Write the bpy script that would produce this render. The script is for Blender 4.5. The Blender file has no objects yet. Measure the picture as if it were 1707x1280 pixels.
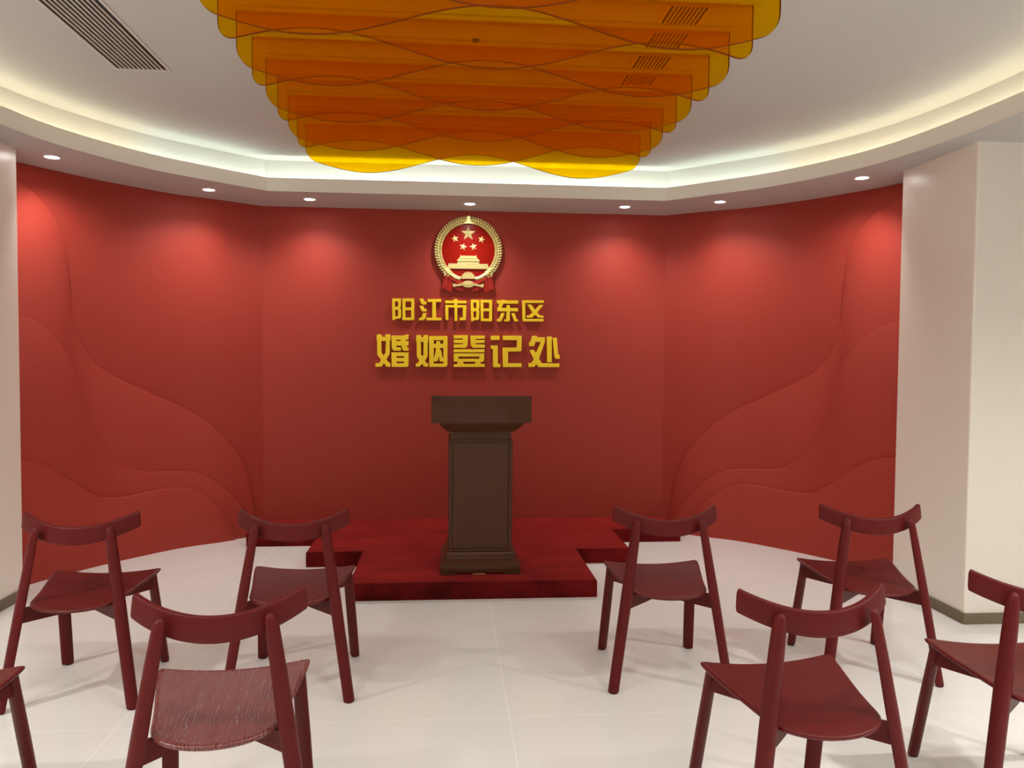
import bpy, bmesh, math, random
from mathutils import Vector, Matrix

# ------------------------------------------------------------------ camera, world, exposure
S = bpy.context.scene
COL = S.collection
PI = math.pi
XC = 0.165                                   # the room's axis of symmetry
cam_d = bpy.data.cameras.new('camera')
cam_d.sensor_width = 36.0
cam_d.lens = 1297.8 * 36.0 / 1707.0
cam = bpy.data.objects.new('camera', cam_d)
COL.objects.link(cam)
_r = Vector((0.99653007, -0.08285154, 0.00796476))
_d = Vector((0.00476339, -0.03876596, -0.99923696))
_f = Vector((0.08309708, 0.99580762, -0.03823679))
M = Matrix.Identity(4)
for i in range(3):
    M[i][0] = _r[i]; M[i][1] = -_d[i]; M[i][2] = -_f[i]
M[2][3] = 1.434
cam.matrix_world = M
S.camera = cam
W = bpy.data.worlds.new('world'); S.world = W
W.use_nodes = True
W.node_tree.nodes['Background'].inputs[0].default_value = (1.0, 0.93, 0.85, 1)
W.node_tree.nodes['Background'].inputs[1].default_value = 0.02
S.view_settings.view_transform = 'Standard'
S.view_settings.look = 'None'
S.view_settings.exposure = 0.0
S.view_settings.gamma = 1.0
S.view_settings.use_curve_mapping = False
S.cycles.max_bounces = 10
S.cycles.diffuse_bounces = 5
S.cycles.glossy_bounces = 4
S.cycles.transparent_max_bounces = 40
S.cycles.sample_clamp_indirect = 6.0
WALL_SPOT = 34.0        # downlights over the red wall
ROOM_FILL = 165.0        # unseen fill lights added over the seats, brightening floor and chairs
CEIL_FILL = 68.0        # fill lights added out of view in the oval ceiling, for the floor
COVE_BACK = 48.0        # emission of the strips hidden in the cove
COVE_SIDE = 25.0
COVE_FRONT = 12.0

# ------------------------------------------------------------------ helpers
def link(o, parent=None):
    COL.objects.link(o)
    if parent is not None:
        o.parent = parent
    return o

def mesh_obj(name, bm, mats, parent=None, smooth=None):
    me = bpy.data.meshes.new(name)
    bmesh.ops.recalc_face_normals(bm, faces=bm.faces[:])
    bm.to_mesh(me); bm.free()
    if not isinstance(mats, (list, tuple)): mats = [mats]
    for m in mats: me.materials.append(m)
    if smooth is not None:
        for p in me.polygons: p.use_smooth = True
        try: me.set_sharp_from_angle(angle=math.radians(smooth))
        except Exception: pass
    return link(bpy.data.objects.new(name, me), parent)

def empty(name, loc=(0, 0, 0), rz=0.0):
    o = bpy.data.objects.new(name, None)
    o.empty_display_size = 0.1
    o.location = loc; o.rotation_euler = (0, 0, rz)
    return link(o)

def tag(o, label=None, cat=None, group=None, kind=None):
    if label: o['label'] = label
    if cat: o['category'] = cat
    if group: o['group'] = group
    if kind: o['kind'] = kind
    return o

def structure(name, bm, mats, smooth=None):
    return tag(mesh_obj(name, bm, mats, None, smooth), kind='structure')

def box(bm, x0, x1, y0, y1, z0, z1, bevel=0.0, seg=2):
    b = bmesh.new()
    bmesh.ops.create_cube(b, size=1.0)
    for v in b.verts:
        v.co = Vector((x0 + (v.co.x + .5) * (x1 - x0), y0 + (v.co.y + .5) * (y1 - y0), z0 + (v.co.z + .5) * (z1 - z0)))
    if bevel > 0:
        bmesh.ops.bevel(b, geom=b.edges[:], offset=bevel, segments=seg, profile=0.5, affect='EDGES')
    merge(bm, b)

def merge(bm, b):
    mp = {v: bm.verts.new(v.co) for v in b.verts}
    for f in b.faces:
        try:
            nf = bm.faces.new([mp[v] for v in f.verts]); nf.material_index = f.material_index; nf.smooth = f.smooth
        except ValueError: pass
    b.free()

def rings(bm, rs, closed=True, cap0=True, cap1=True, mat=0):
    R = [[bm.verts.new(p) for p in r] for r in rs]
    n = len(R[0])
    for a, b in zip(R, R[1:]):
        for i in range(n if closed else n - 1):
            j = (i + 1) % n
            f = bm.faces.new((a[i], a[j], b[j], b[i])); f.material_index = mat
    if closed and cap0: bm.faces.new(R[0][::-1]).material_index = mat
    if closed and cap1: bm.faces.new(R[-1]).material_index = mat
    return R

def catmull(P, n=10):
    P = [Vector(q) for q in P]
    P = [2 * P[0] - P[1]] + P + [2 * P[-1] - P[-2]]
    o = []
    for i in range(1, len(P) - 2):
        a, b, c, d = P[i-1], P[i], P[i+1], P[i+2]
        for k in range(n):
            t = k / n
            o.append(.5 * ((2*b) + (-a + c)*t + (2*a - 5*b + 4*c - d)*t*t + (-a + 3*b - 3*c + d)*t**3))
    o.append(P[-2].copy())
    return o

def prism(bm, poly, y0, y1, mat=0):
    """convex or simple polygon (x, z) extruded between y0 (front) and y1"""
    a = [bm.verts.new((x, y0, z)) for x, z in poly]
    b = [bm.verts.new((x, y1, z)) for x, z in poly]
    n = len(poly)
    fs = [bm.faces.new(a), bm.faces.new(b[::-1])]
    for i in range(n):
        j = (i + 1) % n
        fs.append(bm.faces.new((a[i], b[i], b[j], a[j])))
    for f in fs: f.material_index = mat

# ------------------------------------------------------------------ materials
def srgb(r, g, b):
    f = lambda c: (c/255/12.92) if c/255 <= 0.04045 else ((c/255 + 0.055)/1.055)**2.4
    return (f(r), f(g), f(b), 1.0)

def new_mat(name):
    m = bpy.data.materials.new(name); m.use_nodes = True
    nt = m.node_tree
    return m, nt, nt.nodes['Principled BSDF']

def N(nt, kind, **kw):
    n = nt.nodes.new(kind)
    for k, v in kw.items():
        if k in n.inputs: n.inputs[k].default_value = v
        else: setattr(n, k, v)
    return n

def paint(name, col, rough=0.6, var=0.04, scale=6.0, bump=0.0, bscale=200.0, spec=0.4, metallic=0.0):
    m, nt, p = new_mat(name)
    tc = N(nt, 'ShaderNodeTexCoord')
    no = N(nt, 'ShaderNodeTexNoise', Scale=scale, Detail=4.0)
    nt.links.new(tc.outputs['Object'], no.inputs['Vector'])
    hs = N(nt, 'ShaderNodeMix', data_type='RGBA')
    hs.inputs[6].default_value = tuple(c * (1 - var) for c in col[:3]) + (1,)
    hs.inputs[7].default_value = tuple(min(1, c * (1 + var)) for c in col[:3]) + (1,)
    nt.links.new(no.outputs['Fac'], hs.inputs[0])
    nt.links.new(hs.outputs[2], p.inputs['Base Color'])
    p.inputs['Roughness'].default_value = rough
    p.inputs['Metallic'].default_value = metallic
    p.inputs['Specular IOR Level'].default_value = spec
    if bump > 0:
        n2 = N(nt, 'ShaderNodeTexNoise', Scale=bscale, Detail=3.0)
        nt.links.new(tc.outputs['Object'], n2.inputs['Vector'])
        b = N(nt, 'ShaderNodeBump', Strength=bump, Distance=0.002)
        nt.links.new(n2.outputs['Fac'], b.inputs['Height'])
        nt.links.new(b.outputs['Normal'], p.inputs['Normal'])
    return m

def emit(name, col, strength):
    m = bpy.data.materials.new(name); m.use_nodes = True
    nt = m.node_tree; nt.nodes.clear()
    e = nt.nodes.new('ShaderNodeEmission'); o = nt.nodes.new('ShaderNodeOutputMaterial')
    e.inputs[0].default_value = col; e.inputs[1].default_value = strength
    nt.links.new(e.outputs[0], o.inputs[0])
    return m

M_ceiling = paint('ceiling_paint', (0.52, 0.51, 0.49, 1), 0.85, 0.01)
M_soffit = paint('soffit_paint_shaded', (0.52, 0.50, 0.48, 1), 0.8, 0.01)  # same paint as the fascia, darkened where less light falls
M_fascia = paint('fascia_paint_lit', (0.88, 0.85, 0.77, 1), 0.75, 0.01)  # the soffit's paint in a lighter tone, standing in for the brighter-lit lip
M_red = paint('red_wall_paint', (0.365, 0.041, 0.026, 1), 0.55, 0.03, 3.0, 0.05, 300, 0.3)
M_cream = paint('cream_wall_panel', (0.90, 0.84, 0.755, 1), 0.35, 0.02, 2.0)
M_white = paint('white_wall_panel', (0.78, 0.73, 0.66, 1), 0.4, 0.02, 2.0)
M_bronze = paint('bronze_baseboard', (0.20, 0.165, 0.11, 1), 0.35, 0.05, 20, metallic=0.7)
M_gold_letter = paint('gold_letter_paint', (1.0, 0.72, 0.02, 1), 0.34, 0.0, 30)
M_gold = paint('emblem_gold', (0.86, 0.77, 0.34, 1), 0.42, 0.12, 60, metallic=0.7)
M_gold_shade = paint('emblem_gold_shade', (0.36, 0.26, 0.07, 1), 0.4, 0.2, 60, metallic=0.6)  # darker gold paints the shade between the wreath's grains
M_emblem_red = paint('emblem_red', (0.27, 0.007, 0.003, 1), 0.3, 0.05, 20, spec=0.15)
M_cloth_red = paint('emblem_drape_red', (0.36, 0.018, 0.010, 1), 0.4, 0.08, 30)
M_steel = paint('vent_white_metal', (0.62, 0.57, 0.52, 1), 0.5, 0.02)
M_vent_dark = paint('vent_shadow_backing', (0.03, 0.026, 0.022, 1), 0.9, 0.02)
M_rail = paint('white_rail', (0.50, 0.48, 0.45, 1), 0.5, 0.02)
M_trim = paint('downlight_trim', (0.85, 0.83, 0.80, 1), 0.4, 0.01)
M_black = paint('black_plastic', (0.015, 0.015, 0.015, 1), 0.5, 0.05)
M_foot = paint('leg_glide', (0.02, 0.012, 0.012, 1), 0.6, 0.05)
M_lens = emit('downlight_lens', (1.0, 0.97, 0.93, 1), 60.0)
M_led_back = emit('led_strip_back', (0.88, 1.0, 0.86, 1), COVE_BACK)
M_led_side = emit('led_strip_side', (0.87, 1.0, 0.86, 1), COVE_SIDE)
M_led_front = emit('led_strip_front', (1.0, 0.93, 0.68, 1), COVE_FRONT)

def floor_mat():
    m, nt, p = new_mat('polished_tile')
    tc = N(nt, 'ShaderNodeTexCoord')
    sep = N(nt, 'ShaderNodeSeparateXYZ')
    nt.links.new(tc.outputs['Object'], sep.inputs[0])
    def lines(sock, off, period):
        a = N(nt, 'ShaderNodeMath', operation='SUBTRACT'); a.inputs[1].default_value = off
        nt.links.new(sock, a.inputs[0])
        b = N(nt, 'ShaderNodeMath', operation='PINGPONG'); b.inputs[1].default_value = period / 2
        nt.links.new(a.outputs[0], b.inputs[0])
        c = N(nt, 'ShaderNodeMath', operation='LESS_THAN'); c.inputs[1].default_value = 0.0016
        nt.links.new(b.outputs[0], c.inputs[0])
        return c
    lx = lines(sep.outputs[0], 0.251, 1.5)
    ly = lines(sep.outputs[1], 5.266, 0.75)
    mx = N(nt, 'ShaderNodeMath', operation='MAXIMUM')
    nt.links.new(lx.outputs[0], mx.inputs[0]); nt.links.new(ly.outputs[0], mx.inputs[1])
    no = N(nt, 'ShaderNodeTexNoise', Scale=1.6, Detail=6.0, Roughness=0.65, Distortion=0.8)
    nt.links.new(tc.outputs['Object'], no.inputs['Vector'])
    base = N(nt, 'ShaderNodeMix', data_type='RGBA')
    base.inputs[6].default_value = (0.765, 0.76, 0.735, 1)
    base.inputs[7].default_value = (0.83, 0.83, 0.81, 1)
    nt.links.new(no.outputs['Fac'], base.inputs[0])
    fin = N(nt, 'ShaderNodeMix', data_type='RGBA')
    fin.inputs[7].default_value = (0.97, 0.95, 0.92, 1)
    nt.links.new(mx.outputs[0], fin.inputs[0]); nt.links.new(base.outputs[2], fin.inputs[6])
    nt.links.new(fin.outputs[2], p.inputs['Base Color'])
    rg = N(nt, 'ShaderNodeMapRange'); rg.inputs[3].default_value = 0.10; rg.inputs[4].default_value = 0.17
    nt.links.new(no.outputs['Fac'], rg.inputs[0])
    nt.links.new(rg.outputs[0], p.inputs['Roughness'])
    p.inputs['IOR'].default_value = 1.5
    return m
M_floor = floor_mat()

def carpet_mat():
    m, nt, p = new_mat('red_carpet')
    tc = N(nt, 'ShaderNodeTexCoord')
    mp = N(nt, 'ShaderNodeMapping'); mp.inputs['Scale'].default_value = (1.0, 2.6, 1.0)
    nt.links.new(tc.outputs['Object'], mp.inputs[0])
    no = N(nt, 'ShaderNodeTexNoise', Scale=2.6, Detail=7.0, Roughness=0.62)
    nt.links.new(mp.outputs[0], no.inputs['Vector'])
    fi = N(nt, 'ShaderNodeTexNoise', Scale=420.0, Detail=2.0)
    nt.links.new(tc.outputs['Object'], fi.inputs['Vector'])
    ra = N(nt, 'ShaderNodeMapRange'); ra.inputs[1].default_value = 0.3; ra.inputs[2].default_value = 0.7
    nt.links.new(no.outputs['Fac'], ra.inputs[0])
    mix = N(nt, 'ShaderNodeMix', data_type='RGBA')
    mix.inputs[6].default_value = (0.03, 0.001, 0.001, 1); mix.inputs[7].default_value = (0.21, 0.010, 0.010, 1)
    nt.links.new(ra.outputs[0], mix.inputs[0])
    nt.links.new(mix.outputs[2], p.inputs['Base Color'])
    p.inputs['Roughness'].default_value = 0.95
    p.inputs['Specular IOR Level'].default_value = 0.1
    p.inputs['Sheen Weight'].default_value = 1.0
    p.inputs['Sheen Roughness'].default_value = 0.35
    p.inputs['Sheen Tint'].default_value = (1.0, 0.09, 0.08, 1)
    b = N(nt, 'ShaderNodeBump', Strength=0.6, Distance=0.004)
    nt.links.new(fi.outputs['Fac'], b.inputs['Height']); nt.links.new(b.outputs['Normal'], p.inputs['Normal'])
    return m
M_carpet = carpet_mat()

def wood(name, dark, light, rough, stretch, bump, scale=9.0, spec=0.5):
    """grain runs along the axis with the smallest stretch value"""
    m, nt, p = new_mat(name)
    tc = N(nt, 'ShaderNodeTexCoord')
    mp = N(nt, 'ShaderNodeMapping'); mp.inputs['Scale'].default_value = stretch
    nt.links.new(tc.outputs['Object'], mp.inputs[0])
    no = N(nt, 'ShaderNodeTexNoise', Scale=scale, Detail=8.0, Roughness=0.6, Distortion=0.6)
    nt.links.new(mp.outputs[0], no.inputs['Vector'])
    mix = N(nt, 'ShaderNodeMix', data_type='RGBA')
    mix.inputs[6].default_value = dark; mix.inputs[7].default_value = light
    nt.links.new(no.outputs['Fac'], mix.inputs[0])
    nt.links.new(mix.outputs[2], p.inputs['Base Color'])
    p.inputs['Roughness'].default_value = rough
    p.inputs['Specular IOR Level'].default_value = spec
    if bump > 0:
        b = N(nt, 'ShaderNodeBump', Strength=bump, Distance=0.003)
        nt.links.new(no.outputs['Fac'], b.inputs['Height']); nt.links.new(b.outputs['Normal'], p.inputs['Normal'])
    return m
M_chair = wood('dark_red_lacquered_wood', (0.098, 0.0075, 0.0078, 1), (0.122, 0.010, 0.0098, 1), 0.40, (6, 6, 1), 0.0, spec=0.18)

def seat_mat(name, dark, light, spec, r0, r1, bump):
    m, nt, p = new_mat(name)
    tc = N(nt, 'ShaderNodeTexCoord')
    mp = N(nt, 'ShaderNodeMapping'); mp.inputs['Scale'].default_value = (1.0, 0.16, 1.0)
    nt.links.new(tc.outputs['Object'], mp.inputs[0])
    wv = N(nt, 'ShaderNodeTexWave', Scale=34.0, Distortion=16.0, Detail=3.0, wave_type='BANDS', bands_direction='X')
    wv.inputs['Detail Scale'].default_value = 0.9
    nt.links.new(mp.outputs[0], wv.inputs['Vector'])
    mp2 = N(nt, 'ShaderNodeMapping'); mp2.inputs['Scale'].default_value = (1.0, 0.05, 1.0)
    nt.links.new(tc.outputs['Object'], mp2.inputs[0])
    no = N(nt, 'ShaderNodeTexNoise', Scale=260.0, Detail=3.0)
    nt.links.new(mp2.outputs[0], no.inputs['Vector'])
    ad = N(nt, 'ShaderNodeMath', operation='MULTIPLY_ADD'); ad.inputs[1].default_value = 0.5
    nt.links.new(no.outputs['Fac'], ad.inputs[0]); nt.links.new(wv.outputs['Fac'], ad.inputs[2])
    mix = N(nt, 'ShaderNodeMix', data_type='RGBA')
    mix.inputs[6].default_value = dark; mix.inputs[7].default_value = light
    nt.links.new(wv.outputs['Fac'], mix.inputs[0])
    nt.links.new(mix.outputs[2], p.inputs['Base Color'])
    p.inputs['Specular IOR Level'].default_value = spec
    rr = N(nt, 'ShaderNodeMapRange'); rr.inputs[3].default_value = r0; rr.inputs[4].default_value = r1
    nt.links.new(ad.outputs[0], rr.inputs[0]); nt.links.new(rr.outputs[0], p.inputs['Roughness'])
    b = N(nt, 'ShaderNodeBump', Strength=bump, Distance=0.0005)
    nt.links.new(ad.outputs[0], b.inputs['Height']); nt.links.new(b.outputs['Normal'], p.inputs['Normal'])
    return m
M_seat = seat_mat('dark_red_ash_seat', (0.103, 0.0075, 0.007, 1), (0.120, 0.0095, 0.0085, 1), 0.25, 0.24, 0.42, 0.2)
M_seat_glare = seat_mat('glare_streaked_ash_seat', (0.105, 0.011, 0.010, 1), (0.19, 0.05, 0.045, 1), 0.6, 0.2, 0.38, 0.35)  # pale streaks carry a downlight's glare in the seat colour
M_lectern = wood('dark_walnut', (0.055, 0.0175, 0.007, 1), (0.10, 0.035, 0.0145, 1), 0.33, (14, 14, 1.0), 0.05, 3.0, 0.25)

def acrylic():
    m = bpy.data.materials.new('amber_acrylic'); m.use_nodes = True
    nt = m.node_tree; nt.nodes.clear()
    t = nt.nodes.new('ShaderNodeBsdfTransparent'); t.inputs[0].default_value = (1.0, 0.75, 0.02, 1)
    d1 = nt.nodes.new('ShaderNodeBsdfTranslucent'); d1.inputs[0].default_value = (0.80, 0.42, 0.0, 1)
    d2 = nt.nodes.new('ShaderNodeBsdfDiffuse'); d2.inputs[0].default_value = (0.80, 0.42, 0.0, 1)
    d = nt.nodes.new('ShaderNodeMixShader'); d.inputs[0].default_value = 0.5
    nt.links.new(d1.outputs[0], d.inputs[1]); nt.links.new(d2.outputs[0], d.inputs[2])
    g = nt.nodes.new('ShaderNodeBsdfGlossy'); g.inputs[0].default_value = (1, 1, 1, 1); g.inputs['Roughness'].default_value = 0.06
    f = nt.nodes.new('ShaderNodeFresnel'); f.inputs[0].default_value = 1.14
    m1 = nt.nodes.new('ShaderNodeMixShader'); m1.inputs[0].default_value = 0.09
    m2 = nt.nodes.new('ShaderNodeMixShader')
    o = nt.nodes.new('ShaderNodeOutputMaterial')
    nt.links.new(t.outputs[0], m1.inputs[1]); nt.links.new(d.outputs[0], m1.inputs[2])
    nt.links.new(f.outputs[0], m2.inputs[0]); nt.links.new(m1.outputs[0], m2.inputs[1]); nt.links.new(g.outputs[0], m2.inputs[2])
    nt.links.new(m2.outputs[0], o.inputs[0])
    return m
M_acrylic = acrylic()
M_acrylic_edge = paint('amber_acrylic_edge', (0.20, 0.04, 0.002, 1), 0.6, 0.05, 20, spec=0.1)

# ------------------------------------------------------------------ room shell
ZS, ZC, ZLIP, ZCF = 2.574, 2.82, 2.668, 2.60     # soffit, ceiling, top of cove lip, cove floor
XL, XR, YF, YB = -4.3, 4.63, -3.2, 6.42            # outer limits of the room

bm = bmesh.new(); box(bm, XL - .1, XR + .1, YF - .1, YB + .1, -0.1, 0.0)
structure('floor', bm, M_floor)

# curved red wall (right half, relative to the axis)
WP = catmull([(1.61, 6.27), (1.87, 6.06), (2.13, 5.88), (2.34, 5.65), (2.53, 5.40), (2.70, 5.12), (2.78, 4.96), (2.88, 4.70)], 12)
SL = [0.0]
for a, b in zip(WP, WP[1:]): SL.append(SL[-1] + (b - a).length)

def wall_pt(s):
    """point on the arc and its inward normal at arc length s"""
    s = max(0.0, min(s, SL[-1] - 1e-6))
    i = max(k for k in range(len(SL) - 1) if SL[k] <= s)
    t = (s - SL[i]) / (SL[i+1] - SL[i])
    p = WP[i].lerp(WP[i+1], t)
    d = (WP[min(i+2, len(WP)-1)] - WP[max(i-1, 0)]).normalized()
    return p, Vector((d.y, -d.x)) if Vector((d.y, -d.x)).dot(Vector((0, 3)) - p) > 0 else Vector((-d.y, d.x))

def to_world(side, s, z, off):
    p, n = wall_pt(s)
    q = p + n * off
    return Vector((XC + side * q.x, q.y, z))

bm = bmesh.new(); box(bm, XC - 1.61, XC + 1.61, 6.27, YB, 0, ZS)
structure('wall_back', bm, M_red)
CURVE_A = [(2.06, 2.54), (1.78, 2.46), (1.61, 2.37), (1.48, 2.20), (1.435, 1.96), (1.415, 1.66), (1.35, 1.47), (1.25, 1.345), (1.12, 1.26), (0.86, 1.135), (0.60, 1.01), (0.42, 0.88), (0.255, 0.705), (0.14, 0.485), (0.085, 0.17), (0.08, 0.0)]
CURVE_B = [(2.06, 1.70), (1.755, 1.64), (1.605, 1.565), (1.47, 1.41), (1.375, 1.17), (1.30, 0.93), (1.20, 0.765), (1.10, 0.66), (0.945, 0.59), (0.74, 0.566), (0.55, 0.54), (0.40, 0.46), (0.25, 0.31), (0.155, 0.165), (0.125, 0.04), (0.12, 0.0)]
CURVE_C = [(2.06, 0.80), (1.76, 0.755), (1.61, 0.69), (1.46, 0.585), (1.30, 0.475), (1.18, 0.44), (1.03, 0.434), (0.84, 0.446), (0.66, 0.44), (0.497, 0.378), (0.36, 0.24), (0.285, 0.09), (0.26, 0.0)]

def relief(side, curve, off, t, r=0.0035):
    pts = catmull(curve, 14)
    pts = [Vector((min(p.x, SL[-1]), max(p.y, 0.0))) for p in pts]
    bm = bmesh.new()
    rows = []
    for i, p in enumerate(pts):
        d = (pts[min(i+1, len(pts)-1)] - pts[max(i-1, 0)])
        d = d.normalized() if d.length > 1e-9 else Vector((0, -1))
        n = Vector((d.y, -d.x))                       # towards the raised side (lower s-end side of the curve)
        if n.dot(Vector((1, -1))) < 0: n = -n
        q1 = p + n * (r * .35); q2 = p + n * r
        zt = max(q2.y, 0.0)
        rows.append([to_world(side, p.x, p.y, off - .002), to_world(side, p.x, p.y, off + t - r),
                     to_world(side, min(q1.x, SL[-1]), max(q1.y, 0), off + t - r * .35),
                     to_world(side, min(q2.x, SL[-1]), zt, off + t),
                     to_world(side, min(q2.x, SL[-1]), 0.0, off + t)])
    rings(bm, rows, closed=False)
    return bm

for side, nm in ((-1, 'wall_back_left'), (1, 'wall_back_right')):
    bm = bmesh.new()
    inner = [Vector((XC + side * p.x, p.y)) for p in WP]
    outer = [to_world(side, s, 0, -0.10).xy for s in SL]
    rs = [[(a.x, a.y, 0), (a.x, a.y, ZS), (b.x, b.y, ZS), (b.x, b.y, 0)] for a, b in zip(inner, outer)]
    rings(bm, rs)
    w = structure(nm, bm, M_red, smooth=35)
    for cv, off in ((CURVE_A, 0.0), (CURVE_B, 0.024), (CURVE_C, 0.048)):
        mesh_obj('relief_panel', relief(side, cv, off, 0.024), M_red, w, smooth=50)

# cream returns on both sides of the red wall
def corner_block(bm, x0, x1, y0, y1, z0, z1, bev):
    b = bmesh.new()
    bmesh.ops.create_cube(b, size=1.0)
    for v in b.verts:
        v.co = Vector((x0 + (v.co.x + .5) * (x1 - x0), y0 + (v.co.y + .5) * (y1 - y0), z0 + (v.co.z + .5) * (z1 - z0)))
    ed = [e for e in b.edges if abs(e.verts[0].co.z - e.verts[1].co.z) > .5 * (z1 - z0)]
    bmesh.ops.bevel(b, geom=ed, offset=bev, segments=4, profile=0.5, affect='EDGES')
    merge(bm, b)
bm = bmesh.new(); corner_block(bm, XL, -2.445, 3.98, 4.69, 0, ZS, 0.008)
structure('wall_left', bm, M_cream, smooth=40)
bm = bmesh.new(); corner_block(bm, 2.785, XR, 3.93, 4.62, 0, ZS, 0.014)
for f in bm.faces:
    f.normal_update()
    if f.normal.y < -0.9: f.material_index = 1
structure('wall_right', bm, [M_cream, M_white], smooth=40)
for nm, a in (('wall_outer_left', (XL - .1, XL, YF, YB)), ('wall_outer_right', (XR, XR + .1, YF, YB)), ('wall_front', (XL, XR, YF - .1, YF)), ('wall_behind', (XL, XR, YB, YB + .1))):
    bm = bmesh.new(); box(bm, *a, 0, ZC + .1); structure(nm, bm, M_white)
BBH = 0.058
bm = bmesh.new(); corner_block(bm, XL + .01, -2.445 + .012, 3.98 - .012, 4.69 + .004, 0, BBH, 0.016); structure('baseboard_left', bm, M_bronze, smooth=40)
bm = bmesh.new(); corner_block(bm, 2.785 - .012, XR - .01, 3.93 - .012, 4.62 + .004, 0, BBH, 0.016); structure('baseboard_right', bm, M_bronze, smooth=40)

# ceiling: oval recess with a lit cove
YM = 2.6
side_pts = catmull([(1.435, 5.68), (1.70, 5.43), (2.03, 5.08), (2.31, 4.58), (2.43, 4.10), (2.48, 3.50), (2.49, 2.60), (2.48, 1.70), (2.43, 1.10), (2.31, 0.62), (2.03, 0.12), (1.70, -0.23), (1.435, -0.48)], 8)
LIP = [Vector((XC + p.x, p.y)) for p in side_pts] + [Vector((XC - p.x, p.y)) for p in reversed(side_pts)]

def offset_loop(P, d):
    n = len(P); o = []
    for i in range(n):
        a, b, c = P[i-1], P[i], P[(i+1) % n]
        e1 = (b - a).normalized(); e2 = (c - b).normalized()
        n1 = Vector((-e1.y, e1.x)); n2 = Vector((-e2.y, e2.x))
        m = (n1 + n2).normalized()
        if m.dot(b - Vector((XC, YM))) < 0: m = -m; n1 = -n1
        o.append(b + m * d / max(.3, m.dot(n1)))
    return o
LIP_BACK = offset_loop(LIP, 0.022)
COVE = offset_loop(LIP, 0.125)
def loop3(P, z): return [(p.x, p.y, z) for p in P]

# soffit sheet: from the lip out to the rectangle of the room
def rect_hit(a):
    dx, dy = math.cos(a), math.sin(a); t = 1e9
    if dx > 1e-9: t = min(t, (XR - XC) / dx)
    if dx < -1e-9: t = min(t, (XL - XC) / dx)
    if dy > 1e-9: t = min(t, (YB - YM) / dy)
    if dy < -1e-9: t = min(t, (YF - YM) / dy)
    return Vector((XC + dx * t, YM + dy * t))
ring = []
for p in LIP: ring.append((math.atan2(p.y - YM, p.x - XC), p))
for cx in (XL, XR):
    for cy in (YF, YB):
        a = math.atan2(cy - YM, cx - XC); d = Vector((math.cos(a), math.sin(a)))
        for i in range(len(LIP)):
            u, v = LIP[i] - Vector((XC, YM)), LIP[(i+1) % len(LIP)] - Vector((XC, YM))
            den = d.cross(v - u)
            if abs(den) < 1e-12: continue
            k = -d.cross(u) / den
            if 0 <= k <= 1 and d.dot(u.lerp(v, k)) > 0: ring.append((a, u.lerp(v, k) + Vector((XC, YM)))); break
ring.sort(key=lambda q: q[0])
bm = bmesh.new()
ia = [(p.x, p.y, ZS) for a, p in ring]; oa = [(*rect_hit(a), ZS) for a, p in ring]
ob = [(*rect_hit(a), ZS + .026) for a, p in ring]; ib = [(p.x, p.y, ZS + .026) for a, p in ring]
A = [[bm.verts.new(q) for q in L] for L in (ia, oa)]
n = len(ring)
for i in range(n):
    j = (i + 1) % n
    bm.faces.new((A[0][i], A[0][j], A[1][j], A[1][i]))
# fascia lip, its top, its back, the cove floor and the cove's back wall
L = [loop3(LIP, ZS), loop3(LIP, ZLIP), loop3(LIP_BACK, ZLIP), loop3(LIP_BACK, ZCF), loop3(COVE, ZCF), loop3(COVE, ZC)]
R = [[bm.verts.new(q) for q in l] for l in L]
for k, (a, b) in enumerate(zip(R, R[1:])):
    for i in range(len(LIP)):
        j = (i + 1) % len(LIP); bm.faces.new((a[i], a[j], b[j], b[i])).material_index = 1 if k < 3 else 0
bmesh.ops.remove_doubles(bm, verts=bm.verts[:], dist=1e-5)
structure('ceiling_cove', bm, [M_soffit, M_fascia], smooth=25)
bm = bmesh.new(); box(bm, XL, XR, YF, YB, ZC, ZC + .1)
structure('ceiling', bm, M_ceiling)

# light strips lying in the cove
def strip(name, idx, off, z, mat, w=0.010):
    P0, P1 = offset_loop(LIP, off), offset_loop(LIP, off + w)
    bm = bmesh.new()
    rings(bm, [[(P0[i].x, P0[i].y, z), (P1[i].x, P1[i].y, z), (P1[i].x, P1[i].y, z + .006), (P0[i].x, P0[i].y, z + .006)] for i in idx])
    return structure(name, bm, mat)
ns = len(side_pts); half = 56
strip('cove_strip_1', [2*ns - 1, 0], 0.032, ZCF + .012, M_led_back)
M_led_warm = emit('led_strip_warm', (1.0, 0.92, 0.64, 1), COVE_SIDE)
strip('cove_strip_2', list(range(0, 17)), 0.050, ZCF + .059, M_led_side)
strip('cove_strip_3', [2*ns - 1 - k for k in range(0, 17)], 0.050, ZCF + .059, M_led_side)
strip('cove_strip_5', list(range(16, half + 1)), 0.050, ZCF + .059, M_led_warm)
strip('cove_strip_6', [2*ns - 1 - k for k in range(16, half + 1)], 0.050, ZCF + .059, M_led_warm)
strip('cove_strip_4', list(range(half + 1, 2*ns - half - 1)), 0.050, ZCF + .059, M_led_front)

# ------------------------------------------------------------------ recessed downlights, then fill lights added out of view
def disc_rings(bm, prof, n=28, mat=0, cap=True):
    rs = [[(r * math.cos(2*PI*k/n), r * math.sin(2*PI*k/n), z) for k in range(n)] for r, z in prof]
    rings(bm, rs, cap0=False, cap1=cap, mat=mat)

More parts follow.
